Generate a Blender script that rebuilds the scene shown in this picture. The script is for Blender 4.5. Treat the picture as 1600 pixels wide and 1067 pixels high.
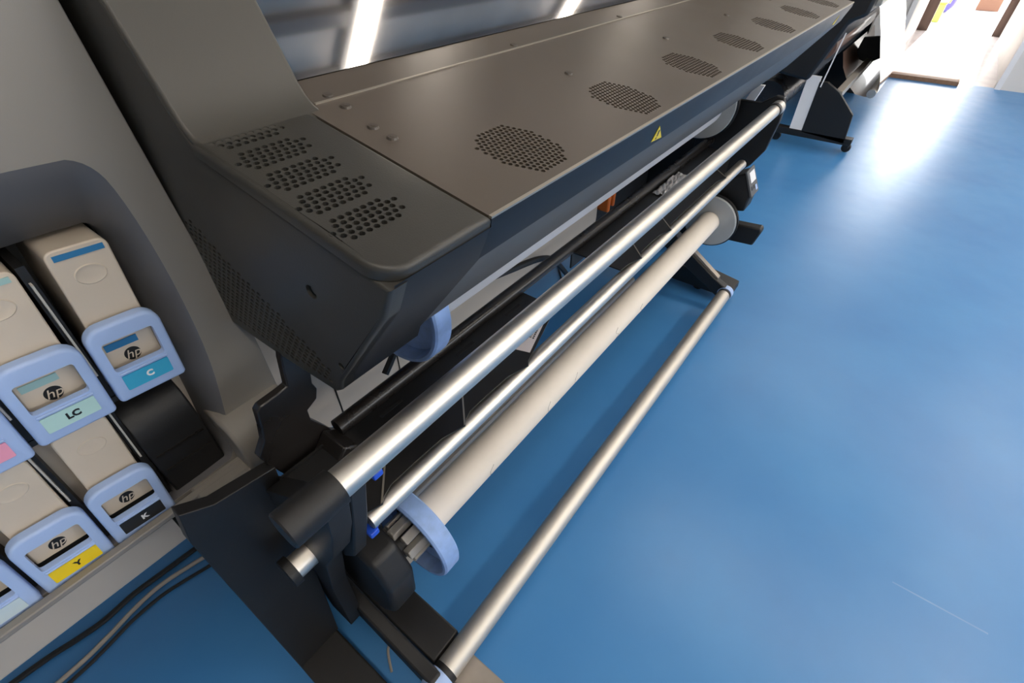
import bpy, bmesh, math, random
from mathutils import Vector, Matrix, geometry
random.seed(4)
PI = math.pi
SC = bpy.context.scene
COL = SC.collection
for o in list(bpy.data.objects):
    bpy.data.objects.remove(o)

# ------------------------------------------------------------------ camera
# world: X runs along the printer away from the viewer, Y to the left, Z up
FPX = 761.0
PITCH = math.atan2(671, 761)
YAW = math.atan2(772, math.hypot(761, 671))
h = Vector((math.cos(YAW), math.sin(YAW), 0))
r = Vector((math.sin(YAW), -math.cos(YAW), 0))
zz = Vector((0, 0, 1))
fw = h * math.cos(PITCH) - zz * math.sin(PITCH)
up = h * math.sin(PITCH) + zz * math.cos(PITCH)
cd = bpy.data.cameras.new('camera')
cam = bpy.data.objects.new('camera', cd)
COL.objects.link(cam)
cd.sensor_width = 36.0
cd.lens = FPX / 1600 * 36.0
cd.clip_start = 0.02
cam.matrix_world = Matrix(((r.x, up.x, -fw.x, 0), (r.y, up.y, -fw.y, 0), (r.z, up.z, -fw.z, 1.3), (0, 0, 0, 1)))
SC.camera = cam

# ------------------------------------------------------------------ world, sun, exposure
w = bpy.data.worlds.new('sky')
SC.world = w
w.use_nodes = True
nt = w.node_tree
bg = nt.nodes['Background']
sky = nt.nodes.new('ShaderNodeTexSky')
sky.sky_type = 'NISHITA'
sky.sun_disc = False
sky.sun_elevation = math.radians(38)
sky.sun_rotation = math.radians(75)
hs = nt.nodes.new('ShaderNodeHueSaturation')      # thin overcast: little blue left in the sky
hs.inputs['Saturation'].default_value = .08
nt.links.new(sky.outputs['Color'], hs.inputs['Color'])
nt.links.new(hs.outputs['Color'], bg.inputs['Color'])
bg.inputs['Strength'].default_value = 1.35
sd = bpy.data.lights.new('sun', 'SUN')
sd.energy = 14
sd.angle = math.radians(1.0)
sd.color = (1, .96, .9)
sun = bpy.data.objects.new('sun', sd)
COL.objects.link(sun)
sun.rotation_euler = Vector((-math.cos(math.radians(33)), 0.03, -math.sin(math.radians(33)))).to_track_quat('-Z', 'Y').to_euler()


def portal(loc, direction, sx, sy):
    """sampling guide for daylight in an opening (adds no light)"""
    ld = bpy.data.lights.new('daylight_opening', 'AREA')
    ld.shape = 'RECTANGLE'
    ld.size, ld.size_y = sx, sy
    ld.cycles.is_portal = True
    lo = bpy.data.objects.new('daylight_opening', ld)
    COL.objects.link(lo)
    lo.location = loc
    lo.rotation_euler = Vector(direction).to_track_quat('-Z', 'Y').to_euler()


STRIP_POWER = 20.0
STRIPS = (-0.30, 2.45, 5.20)
SC.view_settings.view_transform = 'Standard'
SC.view_settings.look = 'None'
SC.view_settings.gamma = 1
SC.view_settings.use_curve_mapping = False
SC.view_settings.exposure = 0.0


# ------------------------------------------------------------------ materials
def srgb(*c):
    return tuple(((v / 255) / 12.92 if v / 255 <= .04045 else ((v / 255 + .055) / 1.055) ** 2.4) for v in c)


MATS = {}


def mat(name, col, rough=.5, metal=0., noise=0., nscale=40., bump=0., bscale=200., spec=.5, emit=None, stretch=None, coat=0., aniso=0.):
    m = bpy.data.materials.new(name)
    m.use_nodes = True
    t = m.node_tree
    b = t.nodes['Principled BSDF']
    b.inputs['Base Color'].default_value = (*col, 1)
    b.inputs['Roughness'].default_value = rough
    b.inputs['Metallic'].default_value = metal
    b.inputs['Specular IOR Level'].default_value = spec
    b.inputs['Coat Weight'].default_value = coat
    b.inputs['Anisotropic'].default_value = aniso
    if emit:
        b.inputs['Emission Color'].default_value = (*emit[0], 1)
        b.inputs['Emission Strength'].default_value = emit[1]
    if noise or bump:
        tc = t.nodes.new('ShaderNodeTexCoord')
        mp = t.nodes.new('ShaderNodeMapping')
        t.links.new(tc.outputs['Object'], mp.inputs['Vector'])
        if stretch:
            mp.inputs['Scale'].default_value = stretch
    if noise:
        n = t.nodes.new('ShaderNodeTexNoise')
        n.inputs['Scale'].default_value = nscale
        n.inputs['Detail'].default_value = 5
        t.links.new(mp.outputs['Vector'], n.inputs['Vector'])
        mr = t.nodes.new('ShaderNodeMapRange')
        mr.inputs['From Min'].default_value = .25
        mr.inputs['From Max'].default_value = .75
        mr.inputs['To Min'].default_value = 1 - noise
        mr.inputs['To Max'].default_value = 1 + noise
        t.links.new(n.outputs['Fac'], mr.inputs['Value'])
        mx = t.nodes.new('ShaderNodeVectorMath')
        mx.operation = 'SCALE'
        mx.inputs[0].default_value = col
        t.links.new(mr.outputs['Result'], mx.inputs['Scale'])
        t.links.new(mx.outputs['Vector'], b.inputs['Base Color'])
        mr2 = t.nodes.new('ShaderNodeMapRange')
        mr2.inputs['To Min'].default_value = max(0, rough - .06)
        mr2.inputs['To Max'].default_value = rough + .06
        t.links.new(n.outputs['Fac'], mr2.inputs['Value'])
        t.links.new(mr2.outputs['Result'], b.inputs['Roughness'])
    if bump:
        n2 = t.nodes.new('ShaderNodeTexNoise')
        n2.inputs['Scale'].default_value = bscale
        n2.inputs['Detail'].default_value = 3
        t.links.new(mp.outputs['Vector'], n2.inputs['Vector'])
        bp = t.nodes.new('ShaderNodeBump')
        bp.inputs['Strength'].default_value = bump
        bp.inputs['Distance'].default_value = .002
        t.links.new(n2.outputs['Fac'], bp.inputs['Height'])
        t.links.new(bp.outputs['Normal'], b.inputs['Normal'])
    MATS[name] = m
    return m


M_CAB = mat('grey_cabinet_plastic', (.235, .215, .19), .42, noise=.05, nscale=3, bump=.06, bscale=900)
M_CAP = mat('dark_olive_plastic', (.038, .036, .031), .42, noise=.06, nscale=6, bump=.10, bscale=700)
M_COL = mat('column_plastic', (.056, .052, .044), .45, noise=.05, nscale=4, bump=.06, bscale=800)
M_TOP = mat('brown_grey_painted_metal', (.090, .073, .057), .36, noise=.07, nscale=8, bump=.05, bscale=900)
M_FRONT = mat('front_painted_metal', (.010, .011, .014), .45, spec=.3, noise=.05, nscale=6)
M_UNDER = mat('front_lower_painted_metal', (.10, .102, .106), .5, noise=.05, nscale=6)
M_EDGE = mat('bare_metal_edge', (.42, .38, .32), .4, metal=.7)
M_BLACK = mat('black_plastic', (.009, .0085, .0085), .5, noise=.12, nscale=10, bump=.08, bscale=500)
M_BLACKG = mat('black_gloss_plastic', (.013, .011, .010), .28, noise=.15, nscale=8)
M_INSIDE = mat('dark_inside', (.006, .006, .006), .8)
M_BEZ_SHADE = mat('cabinet_plastic_shaded', (.125, .122, .124), .40, noise=.05, nscale=3)  # same plastic as the cabinet, recess shade put into the colour
M_BEIGE = mat('beige_body_panel', (.52, .46, .39), .5, noise=.05, nscale=5)
M_ALU = mat('brushed_aluminium', (.70, .66, .60), .42, metal=1., noise=.04, nscale=60, stretch=(.06, 1, 1))
M_ALU2 = mat('matt_aluminium_bar', (.62, .58, .52), .50, metal=.85, noise=.05, nscale=60, stretch=(.05, 1, 1))
M_TAUPE = mat('taupe_spindle', (.40, .35, .30), .4, metal=.5, noise=.06, nscale=30)
M_CORE = mat('cream_cardboard', (.82, .74, .64), .72, noise=.045, nscale=9, bump=.12, bscale=40)
M_PAPER = mat('white_roll_paper', (.80, .80, .82), .6, noise=.02, nscale=20)
M_BLUE = mat('pale_blue_plastic', (.40, .54, .84), .38, noise=.04, nscale=20)
M_BLUE2 = mat('dusty_blue_plastic', (.27, .41, .72), .5, noise=.12, nscale=60)
M_GREYHUB = mat('grey_hub_plastic', (.46, .47, .46), .5, noise=.05, nscale=20)
M_CART = mat('offwhite_cartridge', (.68, .58, .46), .45, noise=.04, nscale=10)
M_SPOKE = mat('light_grey_hub_core', (.50, .47, .42), .45, noise=.1, nscale=40)
M_WHITE = mat('white_paint', (.85, .85, .86), .5, noise=.03, nscale=6)
M_YELL = mat('warning_yellow', (.85, .62, .02), .5)
M_INK = mat('black_print', (.008, .008, .008), .5)
M_TRUEBLUE = mat('bright_blue_plastic', (.02, .09, .62), .4)
M_ORANGE = mat('orange_plastic', (.75, .17, .02), .45)
M_LABEL = mat('pinkish_white_label', (.66, .60, .60), .5)
M_SCREW = mat('screw_metal', (.085, .072, .06), .4, metal=.3)
M_FOIL = mat('crumpled_tape', (.55, .52, .50), .28, metal=.35)
M_CABLEB = mat('black_cable', (.014, .014, .015), .5)
M_CABLEW = mat('beige_cable', (.40, .36, .31), .55)
M_COPPER = mat('brown_gloss_film', (.20, .12, .09), .38, coat=.15)
M_SHEET = mat('glossy_white_film', (.78, .76, .74), .12, coat=.7)
M_DBROWN = mat('dark_brown_wood', (.10, .060, .045), .5, noise=.2, nscale=12, stretch=(1, 1, .1))
M_MAT = mat('brown_threshold', (.25, .145, .085), .7, noise=.15, nscale=40)
M_WALL = mat('white_wall_paint', (.72, .70, .67), .65, noise=.03, nscale=3)
M_CORR = mat('pale_glossy_floor', (.62, .56, .55), .25, noise=.08, nscale=5)
M_OUT = mat('concrete_outside', (.68, .66, .62), .8, noise=.1, nscale=2)
M_CEIL = mat('grey_ceiling_sheet', (.74, .67, .60), .5, noise=.12, nscale=3)
M_PURLIN = mat('dark_steel_purlin', (.22, .21, .21), .5)
M_TUBE = mat('lit_tube', (.9, .9, .9), .5, emit=((1, .90, .78), STRIP_POWER))
M_HOUSING = mat('lamp_housing', (.6, .6, .6), .5)
M_LIME = mat('lime_plastic', (.55, .68, .10), .5)
M_PURPLE = mat('violet_fabric', (.10, .08, .36), .7)
M_BOXB = mat('brown_cardboard', (.22, .11, .07), .8)

# glossy see-through window of the printer
M_GLASS = bpy.data.materials.new('printer_window_acrylic')
M_GLASS.use_nodes = True
t = M_GLASS.node_tree
b = t.nodes['Principled BSDF']
t.nodes.remove(b)
gl = t.nodes.new('ShaderNodeBsdfGlossy')
gl.inputs['Roughness'].default_value = .05
gl.inputs['Color'].default_value = (.95, .92, .90, 1)
tr = t.nodes.new('ShaderNodeBsdfTransparent')
tr.inputs['Color'].default_value = (.35, .35, .37, 1)
ms = t.nodes.new('ShaderNodeMixShader')
fr = t.nodes.new('ShaderNodeFresnel')
fr.inputs['IOR'].default_value = 1.9
ad = t.nodes.new('ShaderNodeMath')
ad.operation = 'ADD'
ad.inputs[1].default_value = .42
t.links.new(fr.outputs[0], ad.inputs[0])
t.links.new(ad.outputs[0], ms.inputs[0])
t.links.new(tr.outputs[0], ms.inputs[1])
t.links.new(gl.outputs[0], ms.inputs[2])
t.links.new(ms.outputs[0], t.nodes['Material Output'].inputs['Surface'])

# blue epoxy floor: slightly uneven gloss, faint cloudy tone, a pale scuff
M_FLOOR = bpy.data.materials.new('blue_epoxy_floor')
M_FLOOR.use_nodes = True
t = M_FLOOR.node_tree
b = t.nodes['Principled BSDF']
tc = t.nodes.new('ShaderNodeTexCoord')
n1 = t.nodes.new('ShaderNodeTexNoise')
n1.inputs['Scale'].default_value = 2.2
n1.inputs['Detail'].default_value = 6
t.links.new(tc.outputs['Object'], n1.inputs['Vector'])
rp = t.nodes.new('ShaderNodeValToRGB')
rp.color_ramp.elements[0].position = .3
rp.color_ramp.elements[0].color = (.052, .215, .50, 1)
rp.color_ramp.elements[1].position = .75
rp.color_ramp.elements[1].color = (.070, .262, .56, 1)
t.links.new(n1.outputs['Fac'], rp.inputs['Fac'])
t.links.new(rp.outputs['Color'], b.inputs['Base Color'])
mr = t.nodes.new('ShaderNodeMapRange')
mr.inputs['To Min'].default_value = .26
mr.inputs['To Max'].default_value = .42
n3 = t.nodes.new('ShaderNodeTexNoise')
n3.inputs['Scale'].default_value = 9
n3.inputs['Detail'].default_value = 8
t.links.new(tc.outputs['Object'], n3.inputs['Vector'])
t.links.new(n3.outputs['Fac'], mr.inputs['Value'])
t.links.new(mr.outputs['Result'], b.inputs['Roughness'])
# a faint pale scuff line
def mth(op, a_, b_=None, c_=None):
    nd = t.nodes.new('ShaderNodeMath')
    nd.operation = op
    for k_, v_ in enumerate((a_, b_, c_)):
        if v_ is None:
            continue
        if isinstance(v_, (int, float)):
            nd.inputs[k_].default_value = v_
        else:
            t.links.new(v_, nd.inputs[k_])
    return nd.outputs[0]


sx = t.nodes.new('ShaderNodeSeparateXYZ')
t.links.new(tc.outputs['Object'], sx.inputs[0])
msk = mth('MULTIPLY', mth('COMPARE', sx.outputs['X'], 1.021, .0022), mth('COMPARE', sx.outputs['Y'], -.56, .10))
msk = mth('MULTIPLY', mth('MULTIPLY', msk, n3.outputs['Fac']), .35)
mxc = t.nodes.new('ShaderNodeMixRGB')
mxc.inputs[2].default_value = (.5, .6, .7, 1)
t.links.new(msk, mxc.inputs[0])
t.links.new(rp.outputs['Color'], mxc.inputs[1])
t.links.new(mxc.outputs[0], b.inputs['Base Color'])
n2 = t.nodes.new('ShaderNodeTexNoise')
n2.inputs['Scale'].default_value = 14
n2.inputs['Detail'].default_value = 4
t.links.new(tc.outputs['Object'], n2.inputs['Vector'])
bp = t.nodes.new('ShaderNodeBump')
bp.inputs['Strength'].default_value = .12
bp.inputs['Distance'].default_value = .004
t.links.new(n2.outputs['Fac'], bp.inputs['Height'])
t.links.new(bp.outputs['Normal'], b.inputs['Normal'])


# ------------------------------------------------------------------ mesh helpers
class MB:
    def __init__(s):
        s.v = []
        s.f = []

    def add(s, vs, fs):
        o = len(s.v)
        s.v += [tuple(x) for x in vs]
        s.f += [tuple(i + o for i in q) for q in fs]
        return s

    def box(s, x0, x1, y0, y1, z0, z1):
        return s.add([(x, y, z) for x in (x0, x1) for y in (y0, y1) for z in (z0, z1)],
                     [(0, 1, 3, 2), (4, 6, 7, 5), (0, 4, 5, 1), (2, 3, 7, 6), (0, 2, 6, 4), (1, 5, 7, 3)])

    def prism(s, poly, axis, a0, a1, shift=(0, 0)):
        def p(q, a):
            if axis == 'x': return (a, q[0], q[1])
            if axis == 'y': return (q[0], a, q[1])
            return (q[0], q[1], a)
        n = len(poly)
        vs = [p(q, a0) for q in poly] + [p((q[0] + shift[0], q[1] + shift[1]), a1) for q in poly]
        return s.add(vs, [tuple(range(n))[::-1], tuple(range(n, 2 * n))] + [(i, (i + 1) % n, n + (i + 1) % n, n + i) for i in range(n)])

    def sweep(s, line, x0, x1):
        """open polyline in (y,z) swept along x: a sheet"""
        n = len(line)
        return s.add([(x0, *q) for q in line] + [(x1, *q) for q in line], [(i, i + 1, n + i + 1, n + i) for i in range(n - 1)])

    def tube(s, pts, r, n=12, cap=True):
        pts = [Vector(p) for p in pts]
        rs = r if isinstance(r, (list, tuple)) else [r] * len(pts)
        ref = None
        vs = []
        for i, p in enumerate(pts):
            d = (pts[min(i + 1, len(pts) - 1)] - pts[max(i - 1, 0)]).normalized()
            if ref is None:
                ref = d.orthogonal().normalized()
            ref = (ref - d * ref.dot(d)).normalized()
            c = d.cross(ref)
            for k in range(n):
                a = 2 * PI * k / n
                vs.append(p + (ref * math.cos(a) + c * math.sin(a)) * rs[i])
        fs = []
        for i in range(len(pts) - 1):
            for k in range(n):
                fs.append((i * n + k, i * n + (k + 1) % n, (i + 1) * n + (k + 1) % n, (i + 1) * n + k))
        if cap:
            fs += [tuple(range(n))[::-1], tuple(range((len(pts) - 1) * n, len(pts) * n))]
        return s.add(vs, fs)

    def lathe(s, prof, cy, cz, n=48, closed=False):
        """profile [(x, radius)] about an axis along x"""
        vs = []
        for x, rr in prof:
            for k in range(n):
                a = 2 * PI * k / n
                vs.append((x, cy + rr * math.cos(a), cz + rr * math.sin(a)))
        fs = []
        m = len(prof)
        for i in range(m if closed else m - 1):
            j = (i + 1) % m
            for k in range(n):
                fs.append((i * n + k, i * n + (k + 1) % n, j * n + (k + 1) % n, j * n + k))
        return s.add(vs, fs)


def finish(me, smooth=35):
    bm = bmesh.new()
    bm.from_mesh(me)
    bmesh.ops.recalc_face_normals(bm, faces=bm.faces)
    bm.to_mesh(me)
    bm.free()
    if smooth:
        for p in me.polygons:
            p.use_smooth = True
        me.set_sharp_from_angle(angle=math.radians(smooth))


def root_of(o):
    while o.parent:
        o = o.parent
    return o


def link(name, me, m, parent=None, bevel=0., seg=2):
    o = bpy.data.objects.new(name, me)
    COL.objects.link(o)
    if m:
        me.materials.append(m)
    if parent:
        o.parent = parent
    if bevel:
        md = o.modifiers.new('bevel', 'BEVEL')
        md.width = bevel
        md.segments = seg
        md.limit_method = 'ANGLE'
        md.angle_limit = math.radians(30)
        md.harden_normals = False
    return o


def obj(name, mb, m, parent=None, bevel=0., seg=2, smooth=35, local=False):
    """mesh object; coordinates are world ones unless local (then the thing's own)"""
    off = Vector((0, 0, 0))
    if parent and not local:
        off = root_of(parent).location
    me = bpy.data.meshes.new(name)
    me.from_pydata([(v[0] - off.x, v[1] - off.y, v[2] - off.z) for v in mb.v], [], mb.f)
    finish(me, smooth)
    return link(name, me, m, parent, bevel, seg)


def thing(name, label, cat, loc=(0, 0, 0), group=None):
    o = bpy.data.objects.new(name, None)
    o.empty_display_size = .05
    COL.objects.link(o)
    o.location = loc
    tag(o, label, cat, group)
    return o


def tag(o, label, cat, group=None):
    o['label'] = label
    o['category'] = cat
    if group:
        o['group'] = group
    return o


def struct(name, mb, m, smooth=35, **k):
    o = obj(name, mb, m, None, smooth=smooth, **k)
    o['kind'] = 'structure'
    return o


def copy_tree(o, parent=None):
    c = o.copy()
    COL.objects.link(c)
    c.parent = parent
    for ch in list(o.children):
        copy_tree(ch, c)
    return c


def inset(poly, d):
    n = len(poly)
    area = sum(poly[i][0] * poly[(i + 1) % n][1] - poly[(i + 1) % n][0] * poly[i][1] for i in range(n))
    sg = 1 if area > 0 else -1
    out = []
    for i in range(n):
        p0, p1, p2 = (Vector(poly[j]) for j in ((i - 1) % n, i, (i + 1) % n))
        a = (p1 - p0).normalized()
        c = (p2 - p1).normalized()
        na = Vector((-a.y, a.x)) * sg
        nc = Vector((-c.y, c.x)) * sg
        m_ = (na + nc)
        m_ = m_ / max(.3, (1 + na.dot(nc)))
        q = p1 + m_ * d
        out.append((q.x, q.y))
    return out


def rrect(x0, x1, y0, y1, rad, n=5):
    if not isinstance(rad, (list, tuple)):
        rad = [rad] * 4
    out = []
    for (cx, cy, a0), q in zip(((x1, y1, 0), (x0, y1, 90), (x0, y0, 180), (x1, y0, 270)), rad):
        sx = -1 if cx == x1 else 1
        sy = -1 if cy == y1 else 1
        for k in range(n + 1):
            a = math.radians(a0 + 90 * k / n)
            out.append((cx + sx * q + q * math.cos(a), cy + sy * q + q * math.sin(a)))
    return out


def ngon(cx, cy, rr, n=8, a0=0., sy=1.):
    return [(cx + rr * math.cos(a0 + 2 * PI * k / n), cy + sy * rr * math.sin(a0 + 2 * PI * k / n)) for k in range(n)]


def inpoly(p, poly):
    c = False
    n = len(poly)
    for i in range(n):
        a, b_ = poly[i], poly[(i + 1) % n]
        if (a[1] > p[1]) != (b_[1] > p[1]) and p[0] < (b_[0] - a[0]) * (p[1] - a[1]) / (b_[1] - a[1]) + a[0]:
            c = not c
    return c


def plate_mesh(name, outer, holes, O, U, V, N, thick, rnd=0., hole_depth=None, wall=True):
    """flat plate with real openings; (u,v) outline, N points out of the face"""
    O, U, V, N = Vector(O), Vector(U), Vector(V), Vector(N)
    bm = bmesh.new()

    def P(q, d):
        return O + U * q[0] + V * q[1] + N * d

    def ring(poly, d):
        return [bm.verts.new(P(q, d)) for q in poly]

    def wallf(a, c):
        n = len(a)
        for i in range(n):
            bm.faces.new((a[i], a[(i + 1) % n], c[(i + 1) % n], c[i]))

    to = inset(outer, rnd) if rnd else outer
    top = ring(to, 0)
    hr = [(hh, ring(hh, 0)) for hh in holes]
    pts, edg, owner, bv = [], [], [], []
    for li, (poly, vs) in enumerate([(to, top)] + hr):
        o0 = len(pts)
        pts += [Vector((q[0], q[1])) for q in poly]
        bv += vs
        owner += [li] * len(poly)
        edg += [(o0 + i, o0 + (i + 1) % len(poly)) for i in range(len(poly))]
    ov, oe, of, orig, _, _ = geometry.delaunay_2d_cdt(pts, edg, [], 0, 1e-7)
    polys = [to] + list(holes)
    for tri in of:
        if any(not orig[i] for i in tri):
            continue
        ii = [orig[i][0] for i in tri]
        ow = {owner[i] for i in ii}
        c = sum((pts[i] for i in ii), Vector((0, 0))) / len(ii)
        if not inpoly(c, to):
            continue
        if len(ow) == 1 and 0 not in ow and inpoly(c, polys[ow.pop()]):
            continue
        try:
            bm.faces.new([bv[i] for i in ii])
        except ValueError:
            pass
    last = top
    if rnd:
        for k in range(1, 5):
            a = PI / 2 * k / 4
            nr = ring(inset(outer, rnd * (1 - math.sin(a))) if k < 4 else outer, -rnd * (1 - math.cos(a)))
            wallf(last, nr)
            last = nr
    if wall:
        nr = ring(outer, -thick)
        wallf(last, nr)
    hd = thick if hole_depth is None else hole_depth
    for hh, q in hr:
        wallf(q, ring(hh, -hd))
    me = bpy.data.meshes.new(name)
    bm.to_mesh(me)
    bm.free()
    finish(me)
    return me


def plate(name, m, parent, outer, holes, O, U, V, N, thick, rnd=0., **k):
    off = root_of(parent).location if parent else Vector((0, 0, 0))
    return link(name, plate_mesh(name, outer, holes, Vector(O) - off, U, V, N, thick, rnd, **k), m, parent)


def text_mesh(txt, size, M4, m, name, parent, shear=0., ext=.0004, bold=0.):
    cu = bpy.data.curves.new(name, 'FONT')
    cu.body = txt
    cu.size = size
    cu.align_x = 'CENTER'
    cu.align_y = 'CENTER'
    cu.shear = shear
    cu.extrude = ext
    cu.offset = bold
    cu.resolution_u = 3
    to = bpy.data.objects.new(name, cu)
    COL.objects.link(to)
    dg = bpy.context.evaluated_depsgraph_get()
    me = bpy.data.meshes.new_from_object(to.evaluated_get(dg))
    bpy.data.objects.remove(to)
    bpy.data.curves.remove(cu)
    me.name = name
    me.transform(M4)
    me.materials.clear()
    return link(name, me, m, parent)


# ------------------------------------------------------------------ the room
WX = 7.0
struct('floor', MB().add([(-3.4, -4.6, 0), (WX + .05, -4.6, 0), (WX + .05, 1.75, 0), (-3.4, 1.75, 0)], [(0, 1, 2, 3)]), M_FLOOR)
struct('wall_left', MB().box(-3.4, WX, 1.75, 1.85, 0, 3.05), M_WALL)
wr = MB().box(-3.4, WX, -4.7, -4.6, 0, 1.4).box(-3.4, WX, -4.7, -4.6, 2.65, 3.05)
ADDED_WINS = [(-.4, 1.5), (1.9, 3.8), (4.2, 6.1)]  # added windows out of view, bringing side light onto the rollers and core
px = -3.4
for a_, b_ in ADDED_WINS + [(WX, WX)]:
    wr.box(px, a_, -4.7, -4.6, 1.4, 2.65)
    px = b_
struct('wall_right', wr, M_WALL)
for i, (a_, b_) in enumerate(ADDED_WINS):
    fb = MB().box(a_, b_, -4.68, -4.62, 1.4, 1.45).box(a_, b_, -4.68, -4.62, 2.6, 2.65).box(a_, a_ + .05, -4.68, -4.62, 1.4, 2.6).box(b_ - .05, b_, -4.68, -4.62, 1.4, 2.6).box((a_ + b_) / 2 - .03, (a_ + b_) / 2 + .03, -4.68, -4.62, 1.4, 2.6)
    struct('window_%d' % (i + 1), fb, M_WHITE)
    portal(((a_ + b_) / 2, -4.6, 2.02), (0, 1, 0), b_ - a_, 1.25)
struct('wall_back', MB().box(-3.5, -3.4, -4.7, 1.85, 0, 3.05), M_WALL)
# far wall with the doorway
fwb = MB().box(WX, WX + .12, .33, 1.85, 0, 3.05).box(WX, WX + .12, -4.7, -.60, 0, 3.05).box(WX, WX + .12, -.60, .33, 2.5, 3.05)
struct('wall_far', fwb, M_WALL)
struct('trim_1', MB().box(WX - .012, WX, .33, .375, 0, 2.52).box(WX - .012, WX, -.645, -.60, 0, 2.52).box(WX - .012, WX, -.645, .375, 2.5, 2.54), M_WHITE)
struct('ceiling', MB().box(-3.5, WX + .12, -4.7, 1.85, 3.05, 3.12), M_CEIL)
for i, yy in enumerate((-4.1, -3.35, -2.6, -1.85, -1.5, -1.05, -.35, .4, 1.15)):
    struct('ceiling_beam', MB().box(-3.4, WX, yy - .05, yy + .05, 2.99, 3.05), M_PURLIN)
# corridor behind the doorway and the open ground outside
CX = 10.4
struct('floor_corridor', MB().box(WX + .05, CX + .1, -1.0, .8, -.06, 0.0), M_CORR)
struct('wall_corridor_left', MB().box(WX + .12, CX, .36, .46, 0, 3.0), M_WALL)
struct('wall_corridor_right', MB().box(WX + .12, CX, -.75, -.62, 0, 3.0), M_WALL)
struct('ceiling_corridor', MB().box(WX + .12, CX, -.75, .46, 2.95, 3.05), M_WALL)
struct('door_1', MB().box(CX - .10, CX + .10, .23, .40, 0, 2.25).box(CX - .06, CX + .05, -.66, -.53, 0, 2.25).box(CX - .06, CX + .05, -.66, .38, 2.25, 2.97), M_DBROWN)
struct('ground_outside', MB().box(CX + .1, 40, -14, 14, -.08, -.005).box(-12, CX + .1, -20, -4.75, -.08, -.005), M_OUT)
portal((CX + .06, -.13, 1.13), (-1, 0, 0), .82, 2.24)
tag(obj('threshold_mat', MB().prism([(-.31, 0.001), (.31, .001), (.31, .030), (.29, .038), (-.29, .038), (-.31, .030)], 'x', 6.90, 7.32), M_MAT, smooth=0),
    'brown threshold strip lying on the floor in the far doorway', 'threshold')

# things seen through the doorway
tb = thing('storage_tub', 'lime green tub with a handle on the ground beyond the doorway, left side', 'tub', (11.4, .28, 0))
obj('body', MB().prism([(-.13, .0), (.13, .0), (.16, .24), (-.16, .24)], 'y', -.12, .12), M_LIME, tb, bevel=.012, local=True)
obj('rim', MB().prism(rrect(-.175, .175, -.135, .135, .03), 'z', .24, .262), M_LIME, tb, local=True)
obj('handle', MB().tube([(-.13, -.15, .25), (-.10, -.17, .35), (.10, -.17, .35), (.13, -.15, .25)], .010), M_LIME, tb, local=True)
bgt = thing('duffel_bag', 'violet blue fabric bag lying beyond the doorway behind the lime tub', 'bag', (12.6, .22, 0))
obj('body', MB().tube([(-.3, 0, .17), (-.28, 0, .17), (-.2, 0, .17), (.2, 0, .17), (.28, 0, .17), (.3, 0, .17)], [.08, .14, .165, .165, .14, .08], 20), M_PURPLE, bgt, local=True)
obj('strap', MB().tube([(-.12, -.14, .2), (-.1, -.17, .36), (.1, -.17, .36), (.12, -.14, .2)], .013), M_PURPLE, bgt, local=True)
bxt = thing('cardboard_box', 'brown cardboard box with folded flaps beyond the doorway, right side', 'box', (13.4, -.42, 0))
obj('carton', MB().box(-.22, .22, -.16, .16, 0, .26), M_BOXB, bxt, local=True)
for sx in (-1, 1):
    obj('flap', MB().prism([(sx * .16, .26), (sx * .25, .33), (sx * .255, .325), (sx * .165, .255)], 'x', -.22, .22), M_BOXB, bxt, local=True)

# ceiling lights (they show as reflections in the printer window)
for i, X in enumerate(STRIPS):
    ct = thing('ceiling_light', ['long white strip light above the ink cabinet',
                                 'long white strip light mirrored large at the left of the printer window',
                                 'long white strip light mirrored small at the right of the printer window'][i], 'light', (X, -1.6, 2.96), 'strip lights on the ceiling')
    obj('diffuser', MB().box(X - .065, X + .065, -4.0, .75, 2.93, 2.955), M_TUBE, ct)
    obj('housing', MB().prism([(X - .10, 2.99), (X - .075, 2.955), (X + .075, 2.955), (X + .10, 2.99)], 'y', -4.05, .8), M_HOUSING, ct)

ct = thing('ceiling_light', 'added very long strip light out of view, running the length of the room beside the printers', 'light', (3.3, -2.0, 2.96), 'strip lights on the ceiling')  # added lamp out of view, gives the rollers their long highlight
obj('diffuser', MB().box(.3, 6.4, -2.06, -1.94, 2.90, 2.925), M_TUBE, ct)
obj('housing', MB().box(.25, 6.45, -2.09, -1.91, 2.925, 2.99), M_HOUSING, ct)

# ------------------------------------------------------------------ the large printer
PR = thing('large_format_printer', 'big dark grey roll printer with vented top cover and ink cabinet at left', 'printer', (1.0, .95, 0))
XE, XM, XF = .200, .335, 2.235      # cap end, cap / metal joint, far end
# top plane of the cover: z = 1.077 + .183 (y - .28)
SL = math.hypot(1, .183)
TV = Vector((0, 1 / SL, .183 / SL))
TN = Vector((0, -.183 / SL, 1 / SL))
TO = Vector((0, .28, 1.077))


def tv(y):
    return (y - .28) * SL


def TP(x, y, d=0):
    return TO + Vector((x, 0, 0)) + TV * tv(y) + TN * d


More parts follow.
